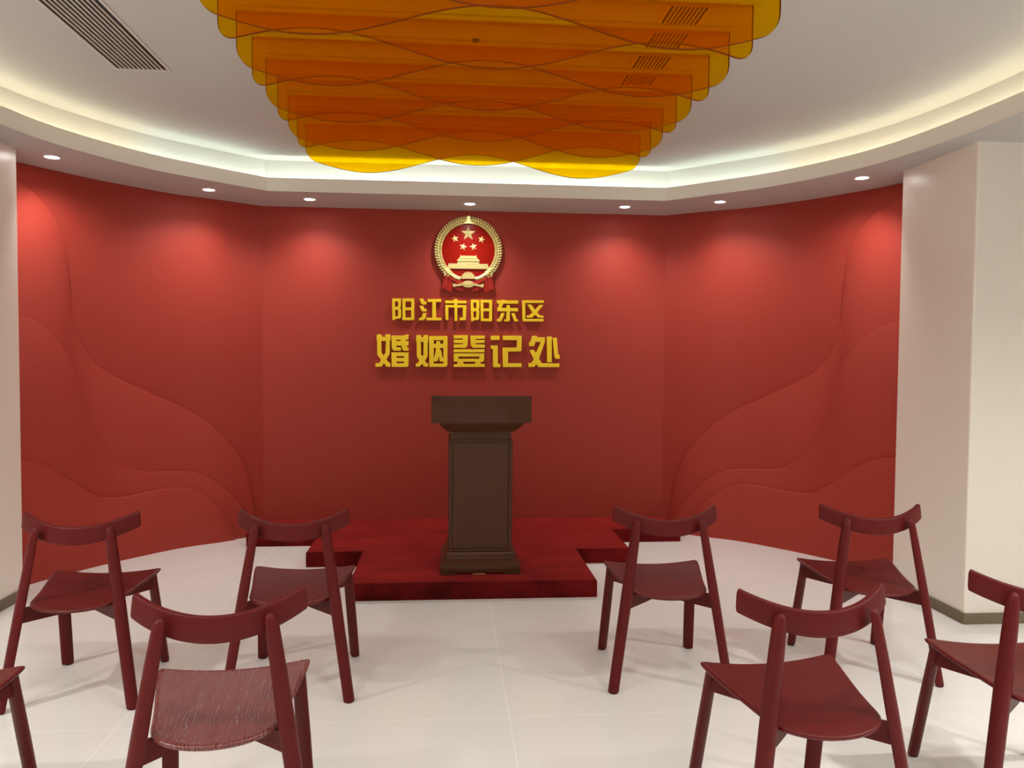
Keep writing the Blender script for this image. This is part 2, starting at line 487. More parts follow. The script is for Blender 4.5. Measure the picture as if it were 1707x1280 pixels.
def downlight(x, y, z, label, group, watt, size=140, blend=1.0, aim=None, soft=0.03, name='recessed_downlight'):
    root = empty(name, (x, y, z)); tag(root, label, 'ceiling light', group)
    bm = bmesh.new(); disc_rings(bm, [(0.050, 0.0), (0.050, -0.004), (0.040, -0.005), (0.034, 0.0), (0.033, 0.02)], cap=False)
    mesh_obj('trim_ring', bm, M_trim, root, smooth=40)
    bm = bmesh.new(); disc_rings(bm, [(0.036, -0.0022), (0.025, -0.0026), (0.010, -0.003)])
    mesh_obj('lens', bm, M_lens, root)
    ld = bpy.data.lights.new('downlight_lamp', 'SPOT'); ld.energy = watt; ld.color = (1.0, 0.965, 0.91)
    ld.spot_size = math.radians(size); ld.spot_blend = blend; ld.shadow_soft_size = soft
    lo = link(bpy.data.objects.new('lamp', ld), root); lo.location = (0, 0, -0.012)
    if aim: lo.rotation_euler = aim
    return root
G1 = 'recessed downlights over the red wall'
for rx, y, lab in ((0.0, 5.97, 'recessed downlight directly above the round emblem'),
                   (-1.19, 5.94, 'recessed downlight over the left end of the flat red back wall'),
                   (1.19, 5.94, 'recessed downlight over the right end of the flat red back wall'),
                   (-1.84, 5.68, 'recessed downlight over the middle of the left curved red wall'),
                   (1.84, 5.66, 'recessed downlight over the middle of the right curved red wall'),
                   (-2.49, 4.84, 'recessed downlight beside the left cream wall'),
                   (2.46, 4.80, 'recessed downlight beside the right cream wall')):
    end = abs(rx) > 2.2      # the two end lamps are tilted towards the red wall
    downlight(XC + rx, y, ZS, lab, G1, WALL_SPOT, size=118 if end else 138, aim=(math.radians(22), 0, 0) if end else None)
for k, (rx, y) in enumerate([(-2.85, 2.1), (2.85, 2.1), (-2.85, 1.05), (2.85, 1.05), (-2.85, 0.0), (2.85, 0.0), (-1.5, -1.4), (0.0, -1.4), (1.5, -1.4)]):
    downlight(XC + rx, y, ZS, 'unseen fill light added over the seating side of the room', 'added fill lights of the seating side', ROOM_FILL, 132, 0.8, soft=0.06)
for rx in (-1.3, 0.0, 1.3):
    downlight(XC + rx, 1.75, ZC, 'unseen fill light added in the oval ceiling above the front row of chairs', 'added fill lights of the oval ceiling', CEIL_FILL, 156, 0.7, soft=0.12)

# ------------------------------------------------------------------ ceiling vents and sensor
def vent(x0, x1, y0, y1, n, label):
    root = empty('ceiling_vent', ((x0 + x1) / 2, (y0 + y1) / 2, ZC)); tag(root, label, 'air vent', 'linear ceiling vents')
    w, l = (x1 - x0) / 2, (y1 - y0) / 2
    bm = bmesh.new(); fr = 0.014
    box(bm, -w, -w + fr, -l, l, -.005, 0, .001); box(bm, w - fr, w, -l, l, -.005, 0, .001)
    box(bm, -w + fr, w - fr, l - fr, l, -.008, 0); box(bm, -w + fr, w - fr, -l, -l + fr, -.008, 0)
    mesh_obj('frame', bm, M_steel, root)
    bm = bmesh.new(); box(bm, -w + fr, w - fr, -l + fr, l - fr, -.0012, 0); mesh_obj('backing', bm, M_vent_dark, root)
    bm = bmesh.new(); step = (2 * w - 2 * fr) / n
    for k in range(n - 1):
        x = -w + fr + step * (k + 1)
        box(bm, x - .0034, x + .0034, -l + fr, l - fr, -.006, -.001)
    mesh_obj('slats', bm, M_steel, root)
vent(-1.63, -1.365, 1.6, 4.03, 11, 'long slatted air vent in the ceiling left of the amber panels')
vent(0.865, 1.045, 1.6, 4.00, 9, 'long slatted air vent seen through the amber panels')
bm = bmesh.new(); box(bm, .105, .133, 3.48, 3.50, ZC - .012, ZC, .002)
tag(mesh_obj('ceiling_sensor', bm, M_black), 'tiny black sensor on the ceiling above the amber panels', 'sensor')

# ------------------------------------------------------------------ hanging amber panels
PW, PY, PS, PX = 2.044, 2.765, 0.2563, 0.1675
def panel_bottom(u, kind):
    if kind == 'A': return 2.588 + .0625 * math.cos(2 * PI * (u - .5) / .64)
    return 2.588 - .0625 * math.cos(2 * PI * (u - .5) / .66)
ORD = ['rearmost', 'second from the red back wall', 'third from the red back wall', 'fourth from the red back wall', 'fifth from the red back wall', 'sixth from the red back wall', 'seventh from the red back wall', 'eighth from the red back wall', 'ninth from the red back wall', 'tenth from the red back wall']
for k in range(10):
    idx = 9 - k
    y = PY + (k - 1) * PS - (0.015 if k == 0 else 0)
    kind = 'A' if k % 2 == 1 else 'B'
    root = empty('hanging_panel', (PX, y, ZC))
    shape = 'two low lobes' if kind == 'A' else 'one low middle lobe'
    pos = 'nearest the red back wall' if idx == 0 else ORD[idx]
    tag(root, f'amber acrylic ceiling panel with {shape}, {pos}', 'hanging panel', 'amber acrylic panels hanging from the ceiling')
    bm = bmesh.new(); box(bm, -PW/2, PW/2, -.037, .037, -.012, 0, .002); mesh_obj('rail', bm, M_rail, root)
    bm = bmesh.new(); T = .007; r = .065; ztop = -.006
    us = sorted(set([0, .002, .005, .009, .014, .02, .026] + [i / 90 for i in range(3, 88)] + [1 - q for q in (0, .002, .005, .009, .014, .02, .026)]))
    cols = []
    for u in us:
        d = min(u, 1 - u) * PW
        z = panel_bottom(u, kind) - ZC
        if d < r: z += r - math.sqrt(max(0, r*r - (r - d)**2))
        x = (u - .5) * PW
        cols.append([bm.verts.new((x, -T, z)), bm.verts.new((x, T, z)), bm.verts.new((x, T, ztop)), bm.verts.new((x, -T, ztop))])
    for a, b in zip(cols, cols[1:]):
        for i in range(4):
            j = (i + 1) % 4
            bm.faces.new((a[i], a[j], b[j], b[i])).material_index = (1, 0, 1, 0)[i]
    bm.faces.new(cols[0][::-1]).material_index = 1; bm.faces.new(cols[-1]).material_index = 1
    mesh_obj('panel', bm, [M_acrylic, M_acrylic_edge], root)

# ------------------------------------------------------------------ carpeted platform
def platform():
    H = 0.104
    P = [(-1.635, 6.27), (-1.635, 5.83), (-1.10, 5.83), (-1.10, 5.25), (-0.727, 5.25), (-0.727, 4.506), (0.727, 4.506), (0.727, 5.25), (1.10, 5.25), (1.10, 5.83), (1.635, 5.83), (1.635, 6.27)]
    bm = bmesh.new()
    # three slabs welded into one outline: top built from rectangles
    def rect(x0, x1, y0, y1):
        b = bmesh.new(); bmesh.ops.create_cube(b, size=1.0)
        for v in b.verts: v.co = Vector((XC + x0 + (v.co.x + .5) * (x1 - x0), y0 + (v.co.y + .5) * (y1 - y0), (v.co.z + .5) * H))
        ed = [e for e in b.edges if max(e.verts[0].co.z, e.verts[1].co.z) > H - 1e-6]
        merge(bm, b)
    a = [bm.verts.new((XC + x, y, 0)) for x, y in P]; c = [bm.verts.new((XC + x, y, H)) for x, y in P]
    for i in range(len(P)):
        j = (i + 1) % len(P); bm.faces.new((a[i], a[j], c[j], c[i]))
    bm.faces.new(c); bm.faces.new(a[::-1])
    bmesh.ops.recalc_face_normals(bm, faces=bm.faces[:])
    ed = [e for e in bm.edges if e.verts[0].co.z > H - 1e-6 and e.verts[1].co.z > H - 1e-6]
    bmesh.ops.bevel(bm, geom=ed, offset=.012, segments=3, profile=0.5, affect='EDGES')
    bmesh.ops.triangulate(bm, faces=[f for f in bm.faces if len(f.verts) > 4])
    o = mesh_obj('carpeted_platform', bm, M_carpet, None, smooth=50)
    tag(o, 'low stepped platform covered in red carpet against the red back wall', 'platform')
platform()

# ------------------------------------------------------------------ lectern
def lectern():
    cx, zf = 0.205, 0.104
    root = empty('lectern', (cx, 4.87, zf)); tag(root, 'dark brown wooden lectern standing on the red carpeted platform', 'lectern')
    yf = lambda y: y - 4.87
    def rb(bm, h, y0, y1, z0, z1, bev): box(bm, -h, h, yf(y0), yf(y1), z0 - zf, z1 - zf, bev)
    bm = bmesh.new(); rb(bm, .2415, 4.638, 5.10, zf + .012, .168, .008)
    mesh_obj('plinth', bm, M_lectern, root, smooth=30)
    for sx in (-1, 1):
        for y in (4.642, 5.03):
            bm = bmesh.new(); x0, x1 = sorted((sx * .150, sx * .239))
            box(bm, x0, x1, yf(y), yf(y) + .065, 0, .014, .003); mesh_obj('foot', bm, M_lectern, root)
    # base moulding: ogee of revolved rectangle sections
    bm = bmesh.new()
    prof = [(.232, .166), (.232, .176), (.222, .186), (.210, .194), (.206, .200), (.206, .222), (.200, .232), (.196, .236)]
    rs = []
    for h, z in prof:
        d = .2415 - h; y0, y1 = 4.638 + d, 5.10 - d
        rs.append([(-h, yf(y0), z - zf), (h, yf(y0), z - zf), (h, yf(y1), z - zf), (-h, yf(y1), z - zf)])
    rings(bm, rs); mesh_obj('base_moulding', bm, M_lectern, root)
    bm = bmesh.new(); rb(bm, .194, 4.690, 5.05, .230, .917, .004); mesh_obj('column', bm, M_lectern, root)
    # frame of the front panel
    bm = bmesh.new(); Y0, Y1 = yf(4.681), yf(4.693)
    for x0, x1, z0, z1 in ((-.190, -.172, .238, .912), (.172, .190, .238, .912), (-.172, .172, .238, .250), (-.172, .172, .900, .912)):
        box(bm, x0, x1, Y0, Y1, z0 - zf, z1 - zf, .003)
    mesh_obj('panel_frame', bm, M_lectern, root)
    bm = bmesh.new(); box(bm, -.166, .166, yf(4.685), yf(4.693), .256 - zf, .894 - zf, .003); mesh_obj('front_panel', bm, M_lectern, root)
    bm = bmesh.new(); rb(bm, .184, 4.70, 5.04, .912, .972, .003); mesh_obj('neck', bm, M_lectern, root)
    bm = bmesh.new(); rs = []
    for h, y0, y1, z in ((.197, 4.664, 5.06, .968), (.205, 4.654, 5.065, .972), (.252, 4.602, 5.12, 1.018), (.258, 4.598, 5.125, 1.028)):
        rs.append([(-h, yf(y0), z - zf), (h, yf(y0), z - zf), (h, yf(y1), z - zf), (-h, yf(y1), z - zf)])
    rings(bm, rs); mesh_obj('flared_moulding', bm, M_lectern, root)
    # head: sloping reading top, high towards the audience
    bm = bmesh.new(); b = bmesh.new(); bmesh.ops.create_cube(b, size=1.0)
    for v in b.verts:
        back = v.co.y > 0; top = v.co.z > 0
        v.co = Vector((v.co.x * .592, yf(5.16) if back else yf(4.582), ((1.095 if back else 1.188) if top else 1.026) - zf))
    bmesh.ops.bevel(b, geom=b.edges[:], offset=.005, segments=3, profile=.5, affect='EDGES')
    merge(bm, b); mesh_obj('head', bm, M_lectern, root, smooth=35)
    bm = bmesh.new(); box(bm, -.045, .03, yf(4.640), yf(4.646), .004, .009); mesh_obj('wedge', bm, paint('pale_wood_wedge', (.45, .24, .13, 1), .7), root)
lectern()

# ------------------------------------------------------------------ sign characters
CHARS = [
('阳',[[(-0.4379,1.8688),(-0.3673,1.8698),(-0.3672,1.8025),(-0.3733,1.7925),(-0.3659,1.7801),(-0.3645,1.7178),(-0.3769,1.7076),(-0.4103,1.706),(-0.4103,1.696),(-0.4363,1.6957)],[(-0.4131,1.843),(-0.392,1.8433),(-0.392,1.8047),(-0.413,1.8044)],[(-0.4105,1.777),(-0.3919,1.7773),(-0.3918,1.7287),(-0.4104,1.7284)],[(-0.3574,1.8699),(-0.2644,1.8712),(-0.2613,1.704),(-0.27,1.6951),(-0.357,1.6954)],[(-0.3313,1.8441),(-0.2879,1.8447),(-0.2877,1.7998),(-0.3312,1.7992)],[(-0.3311,1.7743),(-0.2877,1.7749),(-0.2875,1.7199),(-0.331,1.7194)]]),
('江',[[(-0.2246,1.8718),(-0.1935,1.8722),(-0.1809,1.8449),(-0.1647,1.8439),(-0.1646,1.8214),(-0.1958,1.8197),(-0.2108,1.832)],[(-0.2244,1.8144),(-0.1945,1.8135),(-0.1807,1.7899),(-0.1645,1.7889),(-0.1644,1.7677),(-0.1956,1.766),(-0.2093,1.7771)],[(-0.1931,1.7573),(-0.1644,1.7576),(-0.1742,1.715),(-0.1879,1.6973),(-0.2265,1.6956),(-0.2265,1.7181),(-0.2066,1.7196)],[(-0.1598,1.8677),(-0.0478,1.8692),(-0.0476,1.843),(-0.0899,1.8424),(-0.0894,1.721),(-0.0471,1.7215),(-0.047,1.6977),(-0.1679,1.6963),(-0.168,1.7201),(-0.1218,1.7206),(-0.1223,1.8419),(-0.1597,1.8414)]]),
('市',[[(0.0531,1.8694),(0.0795,1.8697),(0.0795,1.8584),(0.1523,1.8582),(0.1525,1.8344),(0.0809,1.8334),(0.081,1.8234),(0.1488,1.8238),(0.1518,1.818),(0.1494,1.7088),(0.1419,1.7011),(0.0967,1.6994),(0.0966,1.722),(0.1217,1.7235),(0.1212,1.8013),(0.0811,1.8008),(0.0816,1.6942),(0.054,1.6939),(0.0535,1.8005),(0.0096,1.7999),(0.0101,1.7009),(-0.0174,1.7006),(-0.018,1.8233),(0.0521,1.8242),(0.0521,1.8343),(-0.0193,1.8333),(-0.0194,1.8583),(0.0532,1.8593)]]),
('阳',[[(0.185,1.8662),(0.2555,1.8671),(0.2559,1.8005),(0.2496,1.7904),(0.256,1.7779),(0.2552,1.715),(0.2452,1.7036),(0.2111,1.7019),(0.2112,1.6944),(0.1873,1.6941)],[(0.209,1.8414),(0.2279,1.8416),(0.2282,1.8002),(0.2093,1.8)],[(0.2094,1.7736),(0.2283,1.7738),(0.2286,1.7248),(0.2097,1.7246)],[(0.263,1.8672),(0.3577,1.8685),(0.3588,1.7011),(0.3513,1.6935),(0.2641,1.695)],[(0.2884,1.8424),(0.3313,1.843),(0.3316,1.799),(0.2887,1.7985)],[(0.2888,1.7746),(0.3318,1.7751),(0.3322,1.7185),(0.2892,1.7179)]]),
('东',[[(0.3932,1.8652),(0.4253,1.8657),(0.4333,1.8698),(0.46,1.8688),(0.4627,1.8649),(0.5672,1.8663),(0.5674,1.8383),(0.4482,1.8368),(0.4337,1.806),(0.4712,1.8051),(0.471,1.8277),(0.5005,1.8281),(0.5007,1.8055),(0.5663,1.805),(0.5666,1.777),(0.5009,1.7762),(0.5014,1.707),(0.4948,1.6949),(0.4533,1.6944),(0.4532,1.7131),(0.4692,1.7146),(0.4714,1.7759),(0.3979,1.7749),(0.3964,1.7935),(0.4121,1.8363),(0.3948,1.8374)],[(0.4314,1.7647),(0.4608,1.7651),(0.4372,1.7062),(0.4306,1.6942),(0.3958,1.6938),(0.3957,1.7151),(0.4104,1.7152)],[(0.5103,1.7657),(0.5385,1.766),(0.5563,1.7156),(0.5676,1.7144),(0.5678,1.6957),(0.5391,1.6954),(0.5296,1.7086)]]),
('区',[[(0.5994,1.8681),(0.7742,1.8705),(0.7745,1.8464),(0.6251,1.8444),(0.6262,1.7204),(0.773,1.7208),(0.7732,1.6981),(0.6116,1.6962),(0.6007,1.7055)],[(0.6372,1.8353),(0.6709,1.8357),(0.7035,1.7948),(0.7382,1.8339),(0.7719,1.8344),(0.7226,1.771),(0.7431,1.7472),(0.7727,1.7475),(0.7729,1.7275),(0.7298,1.727),(0.7026,1.7494),(0.6813,1.7277),(0.6342,1.7259),(0.634,1.7472),(0.6568,1.7488),(0.6822,1.7718)]]),
('婚',[[(-0.5558,1.5828),(-0.5199,1.5831),(-0.5186,1.5637),(-0.4891,1.564),(-0.4878,1.5834),(-0.4531,1.5838),(-0.4479,1.5605),(-0.4479,1.5333),(-0.453,1.532),(-0.4528,1.4322),(-0.4797,1.3827),(-0.4566,1.3569),(-0.4475,1.3556),(-0.4475,1.3245),(-0.4822,1.3242),(-0.5002,1.3501),(-0.5182,1.324),(-0.5682,1.3237),(-0.5683,1.3548),(-0.5375,1.3563),(-0.5247,1.3823),(-0.5543,1.4197),(-0.5557,1.531),(-0.5595,1.5323),(-0.5596,1.5607)],[(-0.5198,1.5288),(-0.4877,1.5291),(-0.4888,1.4384),(-0.5042,1.4162),(-0.5184,1.4381)],[(-0.4428,1.5748),(-0.3412,1.5758),(-0.3386,1.5823),(-0.3064,1.584),(-0.3063,1.5437),(-0.3269,1.5409),(-0.3269,1.5332),(-0.3062,1.5321),(-0.3061,1.4957),(-0.3203,1.4943),(-0.3177,1.4839),(-0.3061,1.4801),(-0.306,1.4528),(-0.3447,1.4525),(-0.3564,1.4654),(-0.3629,1.4939),(-0.4028,1.4935),(-0.4028,1.4832),(-0.3667,1.4822),(-0.3654,1.4536),(-0.4233,1.4532),(-0.4362,1.4647),(-0.4414,1.488)],[(-0.4029,1.5402),(-0.372,1.5405),(-0.372,1.5327),(-0.4029,1.5324)],[(-0.4426,1.4413),(-0.306,1.4424),(-0.3057,1.3358),(-0.316,1.324),(-0.441,1.3232)],[(-0.4013,1.4092),(-0.3433,1.4097),(-0.3433,1.3993),(-0.4013,1.3988)],[(-0.3999,1.3664),(-0.3432,1.3668),(-0.3432,1.3564),(-0.3999,1.356)]]),
('姻',[[(-0.244,1.5807),(-0.2091,1.581),(-0.2077,1.5629),(-0.1909,1.563),(-0.1884,1.5812),(-0.1547,1.5816),(-0.1507,1.5582),(-0.1506,1.5244),(-0.1545,1.5192),(-0.1541,1.415),(-0.1747,1.3745),(-0.1629,1.3589),(-0.1487,1.3577),(-0.1486,1.3277),(-0.1823,1.3275),(-0.2005,1.3482),(-0.2185,1.3273),(-0.2509,1.3258),(-0.251,1.3544),(-0.2329,1.3584),(-0.2239,1.378),(-0.2434,1.4143),(-0.2438,1.5209),(-0.2489,1.5261),(-0.249,1.5547)],[(-0.2076,1.5239),(-0.1894,1.524),(-0.1904,1.4225),(-0.1994,1.4134),(-0.2072,1.425)],[(-0.1456,1.5739),(0.0023,1.5753),(0.0035,1.3431),(-0.0095,1.326),(-0.1434,1.3265)],[(-0.1066,1.5391),(-0.0326,1.5398),(-0.0325,1.5138),(-0.0546,1.5136),(-0.0546,1.5331),(-0.0884,1.5341),(-0.0896,1.5132),(-0.1065,1.5131)],[(-0.1063,1.4766),(-0.0908,1.4768),(-0.0958,1.4441),(-0.106,1.3997)],[(-0.057,1.4771),(-0.0323,1.4773),(-0.0319,1.4003),(-0.0372,1.4055),(-0.0465,1.4576),(-0.057,1.4679)],[(-0.1059,1.3698),(-0.0799,1.3699),(-0.0735,1.3791),(-0.0684,1.4079),(-0.0631,1.3792),(-0.0552,1.3701),(-0.0318,1.3703),(-0.0317,1.3559),(-0.1058,1.3554)]]),
('登',[[(0.0497,1.5823),(0.1645,1.5835),(0.1636,1.5038),(0.1507,1.4801),(0.0502,1.4793),(0.0501,1.5093),(0.1218,1.5112),(0.1218,1.5178),(0.0501,1.5171),(0.0499,1.5471),(0.1216,1.5478),(0.1216,1.5543),(0.0499,1.5536)],[(0.1841,1.581),(0.3006,1.5822),(0.3008,1.5547),(0.2274,1.5527),(0.2275,1.5462),(0.3008,1.5456),(0.301,1.5207),(0.2276,1.5174),(0.2277,1.5109),(0.301,1.5102),(0.3012,1.4814),(0.2056,1.4806),(0.1898,1.4962),(0.1858,1.5092)],[(0.0503,1.4701),(0.2987,1.4722),(0.2989,1.4447),(0.0504,1.4427)],[(0.0505,1.4362),(0.2963,1.4382),(0.2967,1.3818),(0.2862,1.3712),(0.2718,1.3698),(0.2666,1.3632),(0.2719,1.3541),(0.3021,1.353),(0.3023,1.3281),(0.051,1.3264),(0.0509,1.3513),(0.0796,1.3528),(0.0808,1.3685),(0.0508,1.3696)],[(0.0897,1.4104),(0.2558,1.4116),(0.2559,1.3959),(0.0898,1.3947)],[(0.1278,1.3688),(0.2246,1.3695),(0.2208,1.3551),(0.1331,1.3545)]]),
('记',[[(0.3461,1.5814),(0.4197,1.5821),(0.42,1.5454),(0.3464,1.5447)],[(0.3467,1.5041),(0.4045,1.5046),(0.4069,1.3577),(0.428,1.3565),(0.4269,1.3263),(0.3729,1.3259),(0.3649,1.3377),(0.3627,1.4728),(0.3469,1.474)],[(0.4434,1.5823),(0.5977,1.5838),(0.5973,1.4643),(0.5882,1.455),(0.4892,1.4528),(0.4886,1.3622),(0.5982,1.3616),(0.5985,1.3287),(0.4519,1.3277),(0.4452,1.3369),(0.4441,1.4866),(0.5575,1.4889),(0.557,1.5454),(0.4437,1.5456)]]),
('处',[[(0.6824,1.5847),(0.7208,1.5837),(0.7222,1.5732),(0.7859,1.5725),(0.7863,1.533),(0.7384,1.4008),(0.7614,1.3641),(0.9052,1.3624),(0.9055,1.3294),(0.7351,1.3296),(0.7163,1.3506),(0.7019,1.3307),(0.6529,1.3291),(0.6526,1.3633),(0.6804,1.3661),(0.696,1.3939),(0.6596,1.47),(0.6967,1.4703),(0.7141,1.4468),(0.7491,1.5327),(0.7107,1.5337),(0.6977,1.498),(0.6567,1.4963),(0.6564,1.5318),(0.6696,1.5359)],[(0.8005,1.5793),(0.8417,1.5797),(0.8438,1.3699),(0.8025,1.3696)],[(0.8471,1.5692),(0.8817,1.5695),(0.8951,1.4364),(0.9071,1.4351),(0.9075,1.3981),(0.8715,1.3979),(0.862,1.415)]]),
]

def characters():
    dg = None
    for i, (c, polys) in enumerate(CHARS):
        line = 'upper' if i < 6 else 'lower'
        k = i if i < 6 else i - 6
        nth = ['first', 'second', 'third', 'fourth', 'fifth', 'sixth'][k]
        xs = [p[0] for q in polys for p in q]; zs = [p[1] for q in polys for p in q]
        ox, oz = (min(xs) + max(xs)) / 2, min(zs)
        cu = bpy.data.curves.new('glyph', 'CURVE'); cu.dimensions = '2D'; cu.fill_mode = 'BOTH'
        cu.extrude = 0.0105; cu.bevel_depth = 0.0025; cu.bevel_resolution = 1; cu.offset = -0.0035
        for q in polys:
            sp = cu.splines.new('POLY'); sp.points.add(len(q) - 1)
            for pt, (x, z) in zip(sp.points, q): pt.co = (x - ox, z - oz, 0, 1)
            sp.use_cyclic_u = True
        tmp = link(bpy.data.objects.new('glyph', cu))
        dg = bpy.context.evaluated_depsgraph_get(); dg.update()
        me = bpy.data.meshes.new_from_object(tmp.evaluated_get(dg))
        bpy.data.objects.remove(tmp); bpy.data.curves.remove(cu)
        me.transform(Matrix.Rotation(PI / 2, 4, 'X'))
        me.name = 'sign_character'; me.materials.clear(); me.materials.append(M_gold_letter)
        o = link(bpy.data.objects.new('sign_character', me)); o.location = (ox, 6.257, oz)
        tag(o, f'raised golden character {c}, {nth} from the left in the {line} line on the red wall', 'letter', f'golden characters of the {line} line')
characters()

# ------------------------------------------------------------------ round emblem
def emblem():
    cx, cz = XC - .001, 2.256
    root = empty('emblem', (cx, 6.27, cz)); tag(root, 'round gold and red emblem with stars and gate on the red back wall', 'emblem')
    U = lambda u, v: ((u - 652) / 1662, -(v - 612) / 1662)
    bm = bmesh.new(); n = 64
    rs = [[(r * math.cos(2*PI*k/n), y, r * math.sin(2*PI*k/n)) for k in range(n)] for r, y in ((.25, 0), (.25, -.03), (.24, -.034))]
    rings(bm, rs); mesh_obj('shield', bm, M_emblem_red, root, smooth=40)
    # wreath: domed ring carrying rows of slanting grains; open at the bottom
    bm = bmesh.new(); a0, a1 = math.radians(-52), math.radians(232); m = 110
    rs = []
    for i in range(m + 1):
        a = a0 + (a1 - a0) * i / m
        sec = [(.209, -.028), (.213, -.050), (.224, -.062), (.240, -.066), (.256, -.060), (.268, -.044), (.272, -.004), (.215, -.004)]
        rs.append([(r * math.cos(a), y, r * math.sin(a)) for r, y in sec])
    rings(bm, rs)
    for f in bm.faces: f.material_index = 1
    def grain(a, r, tilt, ln, wd, y):
        b = bmesh.new(); bmesh.ops.create_uvsphere(b, u_segments=6, v_segments=5, radius=1.0)
        d = Vector((-math.sin(a), 0, math.cos(a))); e = Vector((math.cos(a), 0, math.sin(a)))
        t = (d * math.cos(tilt) + e * math.sin(tilt)); w = (-d * math.sin(tilt) + e * math.cos(tilt))
        c = Vector((r * math.cos(a), y, r * math.sin(a)))
        for v in b.verts: v.co = c + t * (v.co.x * ln) + w * (v.co.z * wd) + Vector((0, v.co.y * .010, 0))
        merge(bm, b)
    ng = 30
    for sgn in (1, -1):
        for i in range(ng):
            a = PI / 2 + sgn * (0.06 + (math.radians(142) - .06) * i / (ng - 1))
            for r, tl, y in ((.219, .75, -.060), (.240, -.65, -.066), (.260, -.95, -.057)):
                grain(a + sgn * (.02 if r == .240 else 0), r, sgn * tl, .0150, .0052, y)
    mesh_obj('wreath', bm, [M_gold, M_gold_shade], root, smooth=60)
    bm = bmesh.new()
    prism(bm, [(-.006, .272), (.006, .272), (.012, .232), (.045, .212), (-.045, .212), (-.012, .232)], -.072, -.03)
    mesh_obj('wreath_tip', bm, M_gold, root)
    # inner garland closing the ring below the gate
    for sgn in (1, -1):
        bm = bmesh.new()
        pts = [U(652 + sgn * (u - 652), v) for u, v in ((948, 850), (900, 905), (850, 945), (800, 972), (752, 985))]
        pts = catmull(pts, 6); rs = []
        for i, p in enumerate(pts):
            d = (pts[min(i+1, len(pts)-1)] - pts[max(i-1, 0)]).normalized(); nn = Vector((-d.y, d.x))
            w = .017
            rs.append([(p.x + nn.x * w * q, y, p.y + nn.y * w * q) for q, y in ((-1, -.028), (-.8, -.060), (0, -.068), (.8, -.060), (1, -.028))])
        rings(bm, rs)
        for i in range(0, len(pts) - 1, 2):
            p = pts[i]
            for q in (-.5, .5):
                b = bmesh.new(); bmesh.ops.create_uvsphere(b, u_segments=6, v_segments=5, radius=1.0)
                for v in b.verts: v.co = Vector((p.x + q * .012 + v.co.x * .009, -.066 + v.co.y * .005, p.y + q * .010 + v.co.z * .005))
                merge(bm, b)
        mesh_obj('garland', bm, M_gold, root, smooth=60)
    # stars
    def star(u, v, R, rot, big):
        x, z = U(u, v); bm = bmesh.new(); P = []
        for k in range(10):
            a = PI / 2 + rot + k * PI / 5; r = R if k % 2 == 0 else R * .40
            P.append((x + r * math.cos(a), z + r * math.sin(a)))
        c = bm.verts.new((x, -.034 - R * .28, z)); f = [bm.verts.new((p[0], -.034, p[1])) for p in P]
        for i in range(10): bm.faces.new((f[i], f[(i+1) % 10], c))
        bm.faces.new(f[::-1]); mesh_obj('large_star' if big else 'small_star', bm, M_gold, root)
    star(650, 385, .061, 0, True)
    for u, v, rot in ((475, 458, .25), (825, 462, -.25), (583, 562, -.25), (719, 560, .25)): star(u, v, .031, rot, False)
    # gate tower
    bm = bmesh.new()
    def q(pts, y0): prism(bm, [U(*p) for p in pts], y0, -.033)
    q([(382, 838), (392, 785), (912, 785), (922, 838)], -.048)
    q([(402, 852), (385, 836), (920, 836), (915, 852)], -.054)
    q([(508, 790), (508, 752), (796, 752), (796, 790)], -.046)
    q([(500, 752), (505, 735), (800, 735), (806, 752)], -.056)
    q([(515, 735), (525, 712), (545, 705), (760, 705), (778, 712), (790, 735)], -.047)
    q([(528, 715), (548, 690), (545, 665), (558, 682), (748, 682), (760, 665), (757, 690), (776, 715)], -.054)
    for i in range(9):
        u = 430 + i * 55
        q([(u - 9, 832), (u - 9, 808), (u + 9, 808), (u + 9, 832)], -.051)
    mesh_obj('gate_tower', bm, M_gold, root)
    # gear wheel at the foot, upper arc and lower boss
    bm = bmesh.new()
    gx, gv = 652, 985
    P = []
    for k in range(19):
        a = PI * k / 18; r = 104 if k % 2 == 0 else 84
        P.append((gx + r * math.cos(a), gv - r * math.sin(a) * .97))
    prism(bm, [U(*p) for p in P], -.056, -.033)
    P = [(gx + 62 * math.cos(PI * k / 16), gv - 62 * math.sin(PI * k / 16)) for k in range(17)]
    prism(bm, [U(*p) for p in P], -.064, -.05)
    mesh_obj('gear_arc', bm, M_gold, root)
    bm = bmesh.new(); P = []
    for k in range(28):
        a = 2 * PI * k / 28; r = 1.0 if k % 2 == 0 else .84
        P.append((652 + 86 * r * math.cos(a), 1056 - 48 * r * math.sin(a)))
    prism(bm, [U(*p) for p in P], -.076, -.05)
    P = [(652 + 50 * math.cos(2*PI*k/20), 1052 - 22 * math.sin(2*PI*k/20)) for k in range(20)]
    prism(bm, [U(*p) for p in P], -.082, -.07)
    mesh_obj('gear_boss', bm, M_gold, root)
    # red drapery
    for sgn in (1, -1):
        m_ = lambda u, v: U(652 + sgn * (u - 652), v)
        bm = bmesh.new()
        cols = []
        nC = 14
        for i in range(nC + 1):
            t = i / nC
            top = Vector(m_(945 - 95 * t, 850 + 150 * t)); bot = Vector(m_(1003 - 140 * t, 1105 + 62 * t + 8 * math.sin(t * 14)))
            yy = -.050 + .010 * math.sin(t * 16)
            cols.append([(top.x, yy - .006, top.y), ((top.x + bot.x) / 2, yy, (top.y + bot.y) / 2), (bot.x, yy - .006, bot.y), (bot.x, -.012, bot.y), (top.x, -.012, top.y)])
        rings(bm, cols); mesh_obj('drape', bm, M_cloth_red, root, smooth=50)
        bm = bmesh.new(); cols = []
